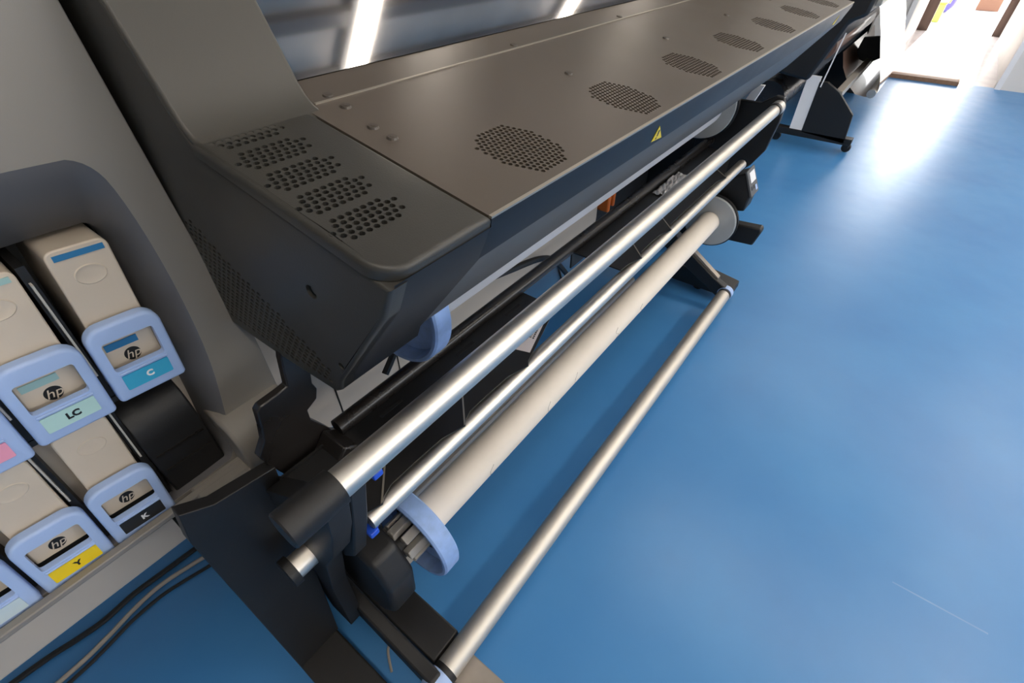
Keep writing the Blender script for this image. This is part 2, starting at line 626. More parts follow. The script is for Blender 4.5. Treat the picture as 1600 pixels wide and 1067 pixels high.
# -- plastic end cap: lid with five hole patches
caps_outer = [(XM, 0), ] + [(XM, tv(.556)), (XE, tv(.556))]
cr = .032
for k in range(7):
    a = PI + PI / 2 * k / 6
    caps_outer.append((XE + cr + cr * math.cos(a), cr + cr * math.sin(a)))
holes = []
for p in range(5):
    yc = .542 - p * .0472
    xs = .2135 - .0016 * p
    for rr_ in range(5):
        v = tv(yc - .0150 + rr_ * .0075)
        nh = 9 if rr_ in (1, 2, 3) else 7
        for c in range(nh):
            u = xs + (9 - nh) * .00425 + c * .0086 + (.0043 if rr_ % 2 else 0) - .001 * (rr_ - 2) + (.006 if rr_ > 2 else 0)
            holes.append(ngon(u, v, .0034, 8))
plate('cap_lid', M_CAP, PR, caps_outer, holes, TO, (1, 0, 0), TV, TN, .014, .006, hole_depth=.004)
obj('cap_liner', MB().add([TP(XE + .008, .29, -.011), TP(XM, .29, -.011), TP(XM, .56, -.011), TP(XE + .008, .56, -.011)], [(0, 1, 2, 3)]), M_INSIDE, PR)

# -- end face of the cap and column (the dark side panel), with a perforated lower area
endpoly = [(.2815, 1.0625), (.300, 1.022), (.416, .8695), (.425, .848), (.436, .839), (.56, .829), (.70, .826), (.84, .83), (.84, 1.50), (.772, 1.50), (.631, 1.24), (.604, 1.192), (.584, 1.152), (.566, 1.128), (.545, 1.111)]


ventzone = [(.43, .852), (.418, .872), (.455, .895), (.53, .935), (.60, .965), (.665, 1.01), (.69, 1.0), (.69, .84)]
eh = []
row = 0
z = .8495
while z < 1.02:
    y = .40 + (.0058 if row % 2 else 0)
    while y < .70:
        if inpoly((y, z), ventzone) and inpoly((y, z), inset(endpoly, .016)) and math.hypot(y - .402, z - .905) > .016 and math.hypot(y - .415, z - 1.005) > .02:
            eh.append(ngon(y, z, .0047, 6, 0, .64))
        y += .0116
    z += .0078
    row += 1
eh += [ngon(.415, 1.005, .0085, 14), ngon(.402, .905, .0055, 12)]
plate('side_panel', M_CAP, PR, endpoly, eh, (XE + .002, 0, 0), (0, 1, 0), (0, 0, 1), (-1, 0, 0), .02, .005, hole_depth=.006)
obj('side_panel_liner', MB().prism(inset(endpoly, .012), 'x', XE + .0085, XE + .012), M_INSIDE, PR)
for (y, z, rr_) in ((.415, 1.005, .006), (.402, .905, .004)):
    obj('panel_screw', MB().lathe([(XE + .006, .0001), (XE + .006, rr_), (XE + .011, rr_)], y, z, 14), M_SCREW, PR)
# front and underside of the cap
obj('cap_front', MB().sweep([(.2808, 1.066), (.300, 1.022), (.416, .8695), (.425, .848), (.436, .839), (.56, .829), (.75, .826)], XE + .0075, XM + .002), M_FRONT, PR)

# -- column rising beside the window
colprof = [(.536, 1.1225), (.550, 1.1268), (.560, 1.1305), (.571, 1.139), (.580, 1.151), (.590, 1.170), (.606, 1.200), (.629, 1.241), (.768, 1.50), (.86, 1.50), (.86, 1.06), (.536, 1.06)]
obj('column', MB().prism(colprof, 'x', XE + .0035, .350), M_COL, PR, bevel=.004, seg=3)
obj('window_side_trim', MB().prism([(.630, 1.152), (.800, 1.472), (.806, 1.468), (.636, 1.148)], 'x', .350, .358), M_UNDER, PR)

# -- metal mid section: top sheet with seven fan openings
fans = [.4745 + .2635 * i for i in range(7)]
VY = .3495
fu, fv, fc = .0505, .0570, .024


def fan_outline(cx, g=0.):
    cv = tv(VY)
    a, c, d = fu - g, fv - g, fc
    return [(cx + a, cv - c + d), (cx + a, cv + c - d * 1.3), (cx + a - d * .9, cv + c), (cx - a + d * 1.1, cv + c), (cx - a, cv + c - d), (cx - a, cv - c + d * 1.3), (cx - a + d * .9, cv - c), (cx + a - d * 1.1, cv - c)]


top_outer = [(XM, 0.001), (XF, 0.001), (XF, tv(.562)), (XM, tv(.562))]
plate('cover_sheet', M_TOP, PR, top_outer, [fan_outline(c) for c in fans], TO, (1, 0, 0), TV, TN, .006)
obj('cover_front_edge', MB().prism([tuple(TP(0, .2795, .0006).yz), tuple(TP(0, .2835, .0006).yz), tuple(TP(0, .2835, -.002).yz), tuple(TP(0, .2795, -.002).yz)], 'x', XM, XF), M_EDGE, PR)
# perforated fan grilles (one mesh shared by all)
gh = []
row = 0
v = tv(VY) - fv + .006
fo = fan_outline(0, .0035)
while v < tv(VY) + fv - .003:
    u = -fu + .005 + (.00375 if row % 2 else 0)
    while u < fu - .003:
        if inpoly((u, v), fo):
            gh.append(ngon(u, v, .0032, 6))
        u += .0075
    v += .0066
    row += 1
gme = plate_mesh('fan_grille', fan_outline(0), gh, TO - PR.location, (1, 0, 0), TV, TN, .0025, hole_depth=.0025)
gme.materials.append(M_TOP)
cv = tv(VY)
hub = bmesh.new()
bmesh.ops.create_cone(hub, cap_ends=True, segments=28, radius1=.021, radius2=.019, depth=.008)
for k in range(7):
    a = 2 * PI * k / 7
    q = [(.02, a), (.046, a + .25), (.046, a + .75), (.02, a + .5)]
    vs = [hub.verts.new((rr_ * math.cos(t_), rr_ * math.sin(t_), (-.004 if j in (0, 1) else .003))) for j, (rr_, t_) in enumerate(q)]
    hub.faces.new(vs)
rot = Matrix((Vector((1, 0, 0)), TV, TN)).transposed().to_4x4()
hub.transform(Matrix.Translation(TO + TV * cv + TN * -.011 - PR.location) @ rot)
hme = bpy.data.meshes.new('fan_rotor')
hub.to_mesh(hme)
hub.free()
hme.materials.append(M_SCREW)
for c in fans:
    g = bpy.data.objects.new('fan_grille', gme)
    COL.objects.link(g)
    g.parent = PR
    g.location = (c, 0, 0)
    f = bpy.data.objects.new('fan_rotor', hme)
    COL.objects.link(f)
    f.parent = g
obj('fan_bay', MB().add([TP(XM, .29, -.022), TP(XF, .29, -.022), TP(XF, .41, -.022), TP(XM, .41, -.022)], [(0, 1, 2, 3)]), M_INSIDE, PR)
# front face: band and undercut
obj('front_band', MB().sweep([(.280, 1.0755), (.2815, 1.064), (.300, 1.022)], XM, XF), M_FRONT, PR)
obj('front_undercut', MB().sweep([(.300, 1.022), (.420, .868), (.432, .858), (.60, .85)], XM, XF), M_UNDER, PR)
obj('far_end_panel', MB().prism([(.281, 1.076), (.300, 1.022), (.42, .866), (.60, .85), (.84, .85), (.84, 1.2), (.63, 1.14), (.56, 1.128)], 'x', XF, XF + .012), M_BLACK, PR)
obj('cap_seam', MB().prism([(.2855, 1.0665), (.2875, 1.0625), (.2845, 1.0620)], 'x', XE + .03, XM + .02), M_INSIDE, PR)
# recessed band behind the seam, and the bright folded edge
obj('rear_band', MB().sweep([(.560, 1.1245), (.632, 1.1385)], XM + .01, XF), M_TOP, PR)
obj('seam_edge', MB().prism([tuple(TP(0, .5605, .0012).yz), tuple(TP(0, .5635, .0012).yz), tuple(TP(0, .5635, -.004).yz), tuple(TP(0, .5605, -.004).yz)], 'x', .352, XF), M_EDGE, PR)
# window
obj('window_pane', MB().prism([(.632, 1.1395), (.632 + .36 * .469, 1.1395 + .36 * .883), (.636 + .36 * .469, 1.1375 + .36 * .883), (.636, 1.1375)], 'x', .352, XF), M_GLASS, PR)
obj('print_zone', MB().sweep([(.66, 1.14), (.80, 1.10), (.98, 1.12), (.98, 1.5), (.80, 1.5)], .352, XF), M_BLACK, PR)
obj('window_top_rail', MB().box(.352, XF, .80, .86, 1.455, 1.50), M_CAP, PR)
# screws on the sheet
sme = None
for (x, y) in ((.377, .538), (.368, .481), (.368, .450), (.738, .449), (1.102, .447), (1.467, .449), (1.83, .449), (.384, .580), (.768, .580), (1.15, .580)):
    s_ = bmesh.new()
    if sme is None:
        bmesh.ops.create_cone(s_, cap_ends=True, segments=14, radius1=.0072, radius2=.0058, depth=.003)
        bmesh.ops.create_cone(s_, cap_ends=True, segments=6, radius1=.0028, radius2=.0028, depth=.0036)
        s_.transform(rot)
        sme = bpy.data.meshes.new('cover_screw')
        s_.to_mesh(sme)
        sme.materials.append(M_SCREW)
    s_.free()
    so = bpy.data.objects.new('cover_screw', sme)
    COL.objects.link(so)
    so.parent = PR
    so.location = TP(x, y, .001 if y < .56 else -.003) - PR.location
# yellow warning triangle on the front band
wt = obj('warning_sign', MB().prism([(.742, .013), (.786, .008), (.732, .045)], 'y', 0, .0008), M_YELL, PR)
Bt = Vector((0, .300 - .2815, 1.022 - 1.064)).normalized()
BNv = Vector((0, -abs(Bt.z), -abs(Bt.y)))
Mb = Matrix((Vector((1, 0, 0)), -BNv, -Bt)).transposed().to_4x4()
wt.data.transform(Matrix.Translation(PR.location))
wt.data.transform(Matrix.Translation(Vector((0, .3005, 1.0215)) + BNv * .0012 - PR.location) @ Mb)
ex = obj('exclamation_mark', MB().prism([(.7515, .0205), (.7555, .0200), (.7475, .034), (.7425, .034)], 'y', -.0004, 0).prism([(.7535, .0145), (.7575, .0140), (.7560, .0180), (.7520, .0180)], 'y', -.0004, 0), M_INK, wt)
ex.data.transform(Matrix.Translation(PR.location))
ex.data.transform(Matrix.Translation(Vector((0, .3005, 1.0215)) + BNv * .0012 - PR.location) @ Mb)
wt2 = obj('warning_sign', MB().prism([(2.060, .012), (2.100, .008), (2.050, .042)], 'y', 0, .0008), M_YELL, PR)
wt2.data.transform(Matrix.Translation(PR.location))
wt2.data.transform(Matrix.Translation(Vector((0, .3005, 1.0215)) + BNv * .0012 - PR.location) @ Mb)

# -- ink cabinet: front plate with the cartridge recess
CY = .690
rec_out = [(-.56, .583), (.095, .583), (.112, .600), (.130, .68), (.152, .80), (.158, .95), (.152, 1.06), (.140, 1.094), (.112, 1.108), (-.56, 1.108)]
rec_in = [(-.54, .583), (.083, .583), (.099, .594), (.110, .68), (.118, .80), (.128, .93), (.129, .990), (.123, 1.012), (.106, 1.020), (-.54, 1.020)]


def chaikin(p):
    out = []
    for i_ in range(len(p)):
        a_, c_ = p[i_], p[(i_ + 1) % len(p)]
        out += [(a_[0] * .75 + c_[0] * .25, a_[1] * .75 + c_[1] * .25), (a_[0] * .25 + c_[0] * .75, a_[1] * .25 + c_[1] * .75)]
    return out


rec_out, rec_in = chaikin(chaikin(rec_out)), chaikin(chaikin(rec_in))
cab_outer = [(-.62, .575), (.085, .575), (.118, .575), (.125, .60), (.135, .655), (.222, .66), (.222, .90), (.2035, .945), (.188, 1.24), (.180, 1.50), (-.62, 1.50)]
plate('ink_cabinet', M_CAB, PR, cab_outer, [rec_out], (0, CY, 0), (1, 0, 0), (0, 0, 1), (0, -1, 0), .16, .002, hole_depth=.0005)
n = len(rec_out)
DEP = .052
ro2 = rec_out
mid = [(a[0] * .86 + c[0] * .14, a[1] * .86 + c[1] * .14) for a, c in zip(rec_out, rec_in)]
bz = MB().add([(x, CY + .0003, z) for x, z in rec_out] + [(x, CY + .004, z) for x, z in mid] + [(x, CY + DEP, z) for x, z in rec_in] + [(x, CY + DEP + .03, z) for x, z in inset(rec_in, .004)],
              [(i + k * n, (i + 1) % n + k * n, (i + 1) % n + (k + 1) * n, i + (k + 1) * n) for k in range(3) for i in range(n)])
obj('recess_bezel', bz, M_BEZ_SHADE, PR, smooth=50)
obj('slot_cavity', MB().box(-.545, .13, CY + .20, CY + .205, .57, 1.02).box(-.545, .128, CY + .07, CY + .205, 1.020, 1.028).box(.124, .132, CY + .075, CY + .205, .57, 1.015).box(-.545, .12, CY + .07, CY + .205, .566, .572), M_INSIDE, PR)
# lip under the cartridges and the ledge to its right
obj('cabinet_lip', MB().prism([(.668, .587), (.668, .577), (.690, .560), (.86, .552), (.86, .570), (.684, .571), (.682, .587)], 'x', -.62, .12), M_CAB, PR, bevel=.002)
led = MB().prism([(.700, .682), (.664, .672), (.650, .660), (.640, .640), (.638, .600), (.645, .572), (.70, .548), (.84, .54), (.84, .68)], 'x', .112, .222)
obj('lip_corner', MB().prism([(.668, .587), (.650, .586), (.642, .579), (.645, .570), (.70, .552), (.84, .55), (.84, .565)], 'x', .030, .116), M_CAB, PR, bevel=.004)
obj('cabinet_ledge', led, M_CAB, PR, bevel=.006, seg=3)
# slot dividers
for i in range(7):
    xd = .119 - .0925 * i
    if i:
        obj('slot_divider', MB().prism([(xd - .0045, .80), (xd + .0045, .80), (xd + .0125, 1.005), (xd + .0035, 1.005)], 'y', CY + .022, CY + .20), M_BLACK, PR)
        obj('guide_rail', MB().prism([(xd + .0005, .845), (xd + .0028, .845), (xd + .0078, .985), (xd + .0055, .985)], 'y', CY + .012, CY + .05), M_SPOKE, PR)
    xd -= .021
    if i:
        obj('slot_divider', MB().prism([(xd - .0045, .575), (xd + .0045, .575), (xd + .0125, .79), (xd + .0035, .79)], 'y', CY + .022, CY + .20), M_BLACK, PR)
        obj('guide_rail', MB().prism([(xd + .0018, .690), (xd + .0041, .690), (xd + .0078, .785), (xd + .0055, .785)], 'y', CY + .012, CY + .05), M_SPOKE, PR)
obj('row_shelf', MB().box(-.545, .12, CY + .03, CY + .20, .784, .793), M_BLACK, PR)
# blank in the empty slot
bl = MB().prism([(.705, .578), (.705, .70), (.709, .725), (.722, .748), (.745, .762), (.86, .768), (.86, .578)], 'x', .015, .100)
bo = obj('slot_blank', bl, M_BLACK, PR, bevel=.003)
for zz_ in (.668, .634):
    obj('ridge', MB().box(.022, .094, .7025, .706, zz_, zz_ + .003), M_BLACKG, bo)
# beige lower body with seams
lb = MB().prism([(.752, .545), (.750, .46), (.752, .42), (.765, .405), (.80, .40), (1.15, .40), (1.15, .80), (.752, .80)], 'x', -.62, 1.50)
obj('lower_body', lb, M_BEIGE, PR, bevel=.003)
for xs in (.345, .52, .70):
    obj('panel_seam', MB().box(xs, xs + .003, .7485, .7525, .41, .80), M_INSIDE, PR)
obj('rear_body', MB().box(-.62, 2.4, .86, 1.25, .60, 1.50), M_COL, PR)
obj('far_body', MB().box(XF + .012, 2.62, .62, .86, .86, 1.40), M_BLACK, PR, bevel=.02)
obj('under_cover', MB().box(1.66, 2.20, .86, 1.2, .25, .86), M_BLACK, PR)
obj('latch', MB().box(1.555, 1.575, .735, .80, .455, .515).box(1.595, 1.61, .735, .80, .465, .53).box(1.555, 1.61, .76, .80, .455, .470), M_ORANGE, PR, bevel=.006)
# legs and feet
lg = MB().prism([(-.018, .085), (.078, .085), (.125, .660), (.035, .675), (-.004, .700), (-.014, .640)], 'y', .552, .575).box(-.014, .075, .575, .90, .085, .53)
obj('leg', lg, M_BLACK, PR, bevel=.0015)
obj('foot', MB().box(-.018, .075, .22, 1.2, .03, .088), M_BLACK, PR, bevel=.004)
obj('leg', MB().box(2.20, 2.34, .60, .90, .085, .86), M_BLACK, PR, bevel=.004)
obj('foot', MB().box(2.22, 2.32, .66, 1.2, .03, .088), M_BLACK, PR, bevel=.004)
for (x, y) in ((.03, .27), (.03, 1.15), (2.27, .72), (2.27, 1.15)):
    obj('levelling_pad', MB().tube([(x, y, 0), (x, y, .012), (x, y, .0121), (x, y, .032)], [.028, .028, .010, .010], 14), M_BLACK, PR)
obj('brace', MB().prism([(.500, .800), (.470, .800), (.575, .50), (.625, .50)], 'x', 2.215, 2.235), M_WHITE, PR)
# roller bar below the upper roll
obj('guide_roller', MB().tube([(.235, .55, .647), (2.15, .55, .647)], .0155, 18), M_BLACKG, PR)
# hubs of the upper roll
UY, UZ = .600, .777


def hub_obj(name, x, cy, cz, R_, sgn, mrim, mface, parent, core=.045):
    """flanged hub; sgn is the side of the open dish"""
    p = [(x, R_ - .012), (x, R_ - .003), (x + sgn * .003, R_), (x + sgn * .036, R_), (x + sgn * .040, R_ - .003), (x + sgn * .040, R_ - .009), (x + sgn * .012, R_ - .013), (x + sgn * .010, core), (x, core)]
    return obj(name, MB().lathe(p, cy, cz, 56, closed=True), mrim, parent)


hn = hub_obj('spindle_hub', .455, UY, UZ, .126, -1, M_BLUE2, M_BLUE2, PR)
obj('hub_core', MB().lathe([(.40, .0001), (.40, .03), (.405, .034), (.445, .046), (.456, .046)], UY, UZ, 24), M_BLACK, hn)
hf = obj('spindle_hub', MB().lathe([(1.93, .0001), (1.93, .118), (1.933, .121), (1.936, .121)], UY, UZ, 56), M_GREYHUB, PR)
obj('hub_rim', MB().lathe([(1.936, .121), (1.934, .123), (1.936, .127), (1.95, .127), (1.95, .0001)], UY, UZ, 56), M_BLACK, hf)
MR = thing('paper_roll', 'white paper roll held high under the front of the printer cover', 'roll', (1.19, UY, UZ))
obj('wound_paper', MB().lathe([(.457, .05), (.457, .078), (.458, .079), (1.927, .079), (1.928, .078), (1.928, .05)], UY, UZ, 64), M_PAPER, MR)
obj('inner_core', MB().lathe([(.4565, .050), (.4565, .044), (1.928, .044), (1.928, .050)], UY, UZ, 32), M_CORE, MR)

# ------------------------------------------------------------------ ink cartridges
CAPM = {}


def colour_mat(name, c):
    if name not in CAPM:
        CAPM[name] = mat(name, c, .45)
    return CAPM[name]


HW, HH = .0425, .1165       # half width, height of the pull handle
handle_me = plate_mesh('handle_frame', rrect(-HW, HW, 0, HH, [.021, .021, .006, .006], 6), [rrect(-.0305, .0295, .048, .0935, .004, 3)], (0, -.004, 0), (1, 0, 0), (0, 0, 1), (0, -1, 0), .016, .005, hole_depth=.010)
handle_me.materials.append(M_BLUE)
body_mb = MB().prism(rrect(-.031, .0325, .004, .2145, [.010, .010, .002, .002], 4), 'y', .017, .21)


def cartridge(label, x, z, letters, lc, tc_, sc, letter_size=.0125, group='ink cartridges in the cabinet'):
    low = z < .7
    R = thing('ink_cartridge', label, 'cartridge', (x, CY, z), group)
    R.rotation_euler = (0, math.radians(4.0), 0)
    bo = obj('cartridge_body', body_mb, M_CART, R, bevel=.004, local=True)
    if sc is not None:
        obj('colour_stripe', MB().box(-.024, .027, .0158, .0175, .2015, .2085), colour_mat(sc[0], sc[1]), bo, local=True)
        obj('colour_stripe', MB().box(-.026, .012, .0158, .0175, .069, .079), colour_mat(sc[0], sc[1]), bo, local=True)
    obj('thumb_dimple', MB().add([(0.002 + .017 * math.cos(a) * s_, .0169 - d_, .176 + .013 * math.sin(a) * s_) for s_, d_ in ((1, 0), (.92, .0010), (.75, .0003), (.4, .0001)) for a in [2 * PI * k / 24 for k in range(24)]],
        [(j * 24 + k, j * 24 + (k + 1) % 24, (j + 1) * 24 + (k + 1) % 24, (j + 1) * 24 + k) for j in range(3) for k in range(24)] + [tuple(range(72, 96))]), M_CART, bo, local=True)
    # round emblem with slanted letters on the body, seen through the handle
    ez = .0615 if low else .0535
    em = obj('emblem', MB().prism(ngon(-.001, ez, .0098, 24), 'y', .0162, .0171), M_INK, bo, local=True)
    if low:
        obj('shadow_gap_block', MB().box(-.0315, .0335, .0163, .06, .003, .046), M_INSIDE, bo, local=True)  # black block standing in for the shadow gap below the emblem
    RX = Matrix.Rotation(PI / 2, 4, 'X')
    text_mesh('hp', .0180, Matrix.Translation((-.001, .0160, ez - .0002)) @ RX, M_CART, 'emblem_letters', bo, shear=.3, ext=.0003)
    hnd = link('handle', handle_me if not handle_me.users else handle_me, None, R)
    lab = obj('colour_label', MB().prism(rrect(-.0285, .0285, .016, .040, .0015, 2), 'y', -.0052, -.0042), colour_mat(*lc), hnd, local=True)
    if letters:
        text_mesh(letters, letter_size, Matrix.Translation((.002, -.0054, .0278)) @ RX, tc_, 'colour_letters', hnd, ext=.0002, bold=.0006)
    obj('label_ledge', MB().box(-.0295, .0295, -.0075, -.0035, .0425, .0455), M_BLUE, hnd, local=True, bevel=.001)
    return R


CYAN = ('cyan_label', (.05, .42, .66))
DCY = ('cyan_stripe', (.03, .20, .42))
LCY = ('pale_mint_label', (.50, .74, .70))
MINT = ('mint_stripe', (.36, .56, .54))
PINK = ('pink_label', (.88, .36, .50))
YEL = ('yellow_label', (.92, .66, .015))
BLK = ('black_label', (.015, .015, .015))
PALE = ('pale_blue_label', (.56, .68, .74))
M_LWHITE = mat('label_white_print', (.85, .85, .85), .5)
cartridge('pale blue handled ink cartridge with cyan label reading C, upper row far right', .0725, .796, 'C', CYAN, M_LWHITE, DCY)
cartridge('pale blue handled ink cartridge with mint label reading LC, upper row', -.020, .796, 'LC', LCY, M_INK, MINT)
cartridge('pale blue handled ink cartridge with pink label, upper row at the left edge', -.1125, .796, '', PINK, M_INK, ('pink_stripe', (.75, .35, .45)))
cartridge('pale blue handled ink cartridge with black label reading K, lower row beside the empty slot', -.040, .573, 'K', BLK, M_LWHITE, None)
cartridge('pale blue handled ink cartridge with yellow label reading Y, lower row', -.1305, .573, 'Y', YEL, M_INK, None)
cartridge('pale blue handled ink cartridge with pale blue label, lower row at the left edge', -.222, .573, '', PALE, M_INK, None)

# ------------------------------------------------------------------ take-up reel under the printer
TR = thing('take_up_reel', 'black take-up stand with silver rollers and a low aluminium bar in front of the printer', 'take-up reel', (1.1, .45, 0))
# big fixed tube
obj('upper_roller', MB().tube([(.122, .352, .80), (1.92, .352, .80)], .0200, 40), M_ALU, TR)
obj('roller_end_cap', MB().tube([(.055, .352, .80), (.057, .352, .80), (.126, .352, .80)], [.0225, .0245, .0245], 32), M_BLACK, TR)
obj('roller_end_ring', MB().tube([(1.905, .352, .80), (1.925, .352, .80)], .0225, 32), M_BLACK, TR)
obj('roller_end_cap', MB().tube([(1.925, .352, .80), (1.965, .352, .80), (1.972, .352, .80)], [.0225, .0225, .016], 32), M_ALU, TR)
# second tube and the taupe spindle
obj('lower_roller', MB().tube([(.165, .398, .6125), (1.90, .398, .6125)], .0165, 32), M_ALU, TR)
obj('drive_spindle', MB().tube([(.25, .560, .282), (1.46, .560, .282)], .0165, 24), M_TAUPE, TR)
# black deflector trays with toothed front edges
def tray(name, xa, xb, tips, yb=.548, z=.636, cut=None):
    pts = [(xa, yb), (xa, .404)]
    for tx in tips:
        pts += [(tx - .10, .403), (tx - .045, .401), (tx, .3880), (tx + .010, .396)] + ([(tx + .030, .403)] if tx != cut else [])
    pts += [(xb - .03, .440), (xb, .48), (xb, yb)]
    ps = []
    for p in pts:
        if ps and p[0] < ps[-1][0] and p[1] != yb:
            continue
        ps.append(p)
    o = obj(name, MB().prism(ps, 'z', z - .003, z), M_BLACK, TR, smooth=0)
    for tx in tips:
        if tx == cut:
            continue
        obj('tooth_rib', MB().prism([(tx - .002, .3895), (tx + .002, .3895), (tx + .060, .447), (tx + .056, .447)], 'z', z, z + .0012), M_EDGE, o)
    obj('rear_lip', MB().box(xa, xb, yb - .004, yb, z - .05, z + .004), M_BLACK, o)
    return o


t1 = tray('deflector_tray', .125, .752, (.19, .377, .563), cut=.563)
t2 = tray('deflector_tray', .975, 1.925, (1.06, 1.245, 1.69))
for xs in (.30, .50, .66):
    obj('tray_slot', MB().box(xs, xs + .05, .515, .522, .636, .6368), M_INSIDE, t1)
# barcode label on the first tray
lq = [(.535, .434), (.665, .468), (.672, .444), (.560, .408)]
lab = obj('barcode_label', MB().prism([(.594, .407), (.681, .435), (.684, .439), (.676, .466), (.672, .468), (.583, .440)], 'z', .636, .6365), M_LABEL, t1, smooth=0)
du = Vector((.09, .029)).normalized()
dv = Vector((-du.y, du.x))
q0 = Vector((.594, .407))
bmb = MB()
random.seed(7)
for k in range(9):
    uu = .044 + k * .0045
    ww = random.choice((.0013, .0022, .003))
    c4 = [q0 + du * uu + dv * .011, q0 + du * (uu + ww) + dv * .011, q0 + du * (uu + ww) + dv * .026, q0 + du * uu + dv * .026]
    bmb.prism([tuple(c) for c in c4], 'z', .6365, .6367)
for k in range(7):
    uu = .042 + k * .0062
    c4 = [q0 + du * uu + dv * .005, q0 + du * (uu + .0045) + dv * .005, q0 + du * (uu + .0045) + dv * .0085, q0 + du * uu + dv * .0085]
    bmb.prism([tuple(c) for c in c4], 'z', .6365, .6367)
bc = obj('barcode', bmb, M_INK, t1, smooth=0)
bc['kind'] = 'stuff'
# crumpled tape on the far tray
tp = MB()
gx, gy = 14, 5
tp.add([(1.42 + .20 * i / gx, .495 + .034 * j / gy, .641 + random.uniform(-.003, .006)) for i in range(gx + 1) for j in range(gy + 1)],
       [(i * (gy + 1) + j, (i + 1) * (gy + 1) + j, (i + 1) * (gy + 1) + j + 1, i * (gy + 1) + j + 1) for i in range(gx) for j in range(gy)])
obj('tape_strip', tp, M_FOIL, t2, smooth=0)

# near stand
obj('bracket', MB().prism([(.214, .88), (.199, .826), (.192, .778), (.176, .776), (.147, .774), (.140, .768), (.136, .74), (.130, .712), (.114, .690), (.118, .672), (.148, .576), (.25, .560), (.262, .60), (.232, .635), (.221, .659), (.205, .690), (.206, .712), (.226, .722), (.232, .740), (.228, .755), (.236, .80), (.24, .88)], 'y', .560, .575), M_BLACKG, TR, bevel=.002)
obj('bracket_box', MB().prism([(.165, .60), (.215, .655), (.245, .63), (.205, .565)], 'y', .50, .56), M_BLACKG, TR, bevel=.004)
obj('stand_plate', MB().prism([(.338, .796), (.345, .779), (.374, .786), (.42, .735), (.54, .64), (.61, .58), (.62, .46), (.585, .12), (.52, .12), (.50, .34), (.455, .50), (.40, .60), (.362, .70)], 'x', .098, .130), M_BLACK, TR, bevel=.004)
obj('hook_plate', MB().prism([(.34, .79), (.37, .79), (.45, .62), (.49, .50), (.46, .47), (.42, .52), (.375, .66)], 'x', .132, .158), M_BLACK, TR, bevel=.003)
sb = obj('stub_shaft', MB().tube([(.062, .508, .478), (.112, .508, .478)], .0215, 24), M_ALU, TR)
obj('stub_cup', MB().lathe([(.052, .0001), (.052, .027), (.066, .027), (.066, .024)], .508, .478, 24), M_BLACK, sb)
# motor housing and blue flanged hub
obj('drive_housing', MB().prism([(.535, .43), (.49, .450), (.425, .435), (.392, .375), (.402, .27), (.44, .215), (.53, .19), (.585, .24), (.595, .36)], 'x', .150, .212), M_BLACK, TR, bevel=.010, seg=3)
RY, RZ = .457, .357
hb = hub_obj('spindle_hub', .290, RY, RZ, .108, -1, M_BLUE2, M_BLUE2, TR, core=.03)
obj('hub_dish', MB().lathe([(.262, .098), (.279, .096), (.279, .032)], RY, RZ, 40), M_BLACK, hb)
for k in range(9):
    a = 2 * PI * k / 9
    y0, z0 = RY + .036 * math.cos(a), RZ + .036 * math.sin(a)
    ca, sa = math.cos(a), math.sin(a)
    q = [(y0 + ca * .010 - sa * .010, z0 + sa * .010 + ca * .010), (y0 + ca * .010 + sa * .010, z0 + sa * .010 - ca * .010), (y0 - ca * .010 + sa * .007, z0 - sa * .010 - ca * .007), (y0 - ca * .010 - sa * .007, z0 - sa * .010 + ca * .007)]
    obj('hub_tooth', MB().prism(q, 'x', .222 + .008 * (k % 2), .281), M_SPOKE, hb, bevel=.002)
obj('hub_shaft', MB().tube([(.205, RY, RZ), (.285, RY, RZ)], .028, 20), M_BLACK, hb)
# levers with blue tips
for (x, y, z) in ((.178, .372, .752), (.158, .400, .590)):
    lv = obj('lock_lever', MB().box(x, x + .016, y - .008, y + .014, z - .020, z - .008).box(x + .010, x + .020, y - .004, y + .006, z - .012, z + .002), M_TRUEBLUE, TR, bevel=.002)
    obj('lever_pin', MB().tube([(x + .016, y, z + .001), (x + .026, y, z + .007)], .0045, 10), M_WHITE, lv)
# feet
obj('foot', MB().prism([(.662, .03), (.662, .095), (.55, .112), (.33, .100), (.322, .03)], 'x', .158, .236), M_BLACK, TR, bevel=.004)
obj('foot_blade', MB().box(.165, .232, .06, .335, .018, .046), M_TAUPE, TR, bevel=.003)
obj('castor', MB().lathe([(.185, .0001), (.185, .016), (.188, .018), (.207, .018), (.21, .016), (.21, .0001)], .60, .018, 18), M_BLACK, TR)
obj('castor', MB().lathe([(.185, .0001), (.185, .0085), (.188, .009), (.207, .009), (.21, .0085), (.21, .0001)], .12, .009, 18), M_BLACK, TR)
# swinging arm and low tension bar
TY, TZ = .300, .0945
obj('bar_arm', MB().prism([(.64, .20), (.66, .175), (.64, .135), (.315, .060), (.278, .072), (.272, .105), (.300, .125), (.36, .125)], 'x', .122, .152), M_BLACK, TR, bevel=.005)
obj('arm_highlight', MB().prism([(.62, .190), (.38, .128), (.38, .122), (.62, .176)], 'x', .1335, .1405), M_TAUPE, TR)  # light strip standing in for the highlight along the black arm
tb_ = obj('tension_bar', MB().tube([(.166, TY, TZ), (1.855, TY, TZ)], .0262, 40), M_ALU2, TR)
obj('bar_collar', MB().tube([(.155, TY, TZ), (.168, TY, TZ)], .0270, 32), M_BLACK, tb_)
obj('bar_end_cap', MB().tube([(.112, TY, TZ), (.122, TY, TZ), (.155, TY, TZ)], [.024, .0285, .0285], 32), M_BLUE, tb_)
obj('bar_collar', MB().tube([(1.853, TY, TZ), (1.866, TY, TZ)], .0270, 32), M_BLACK, tb_)
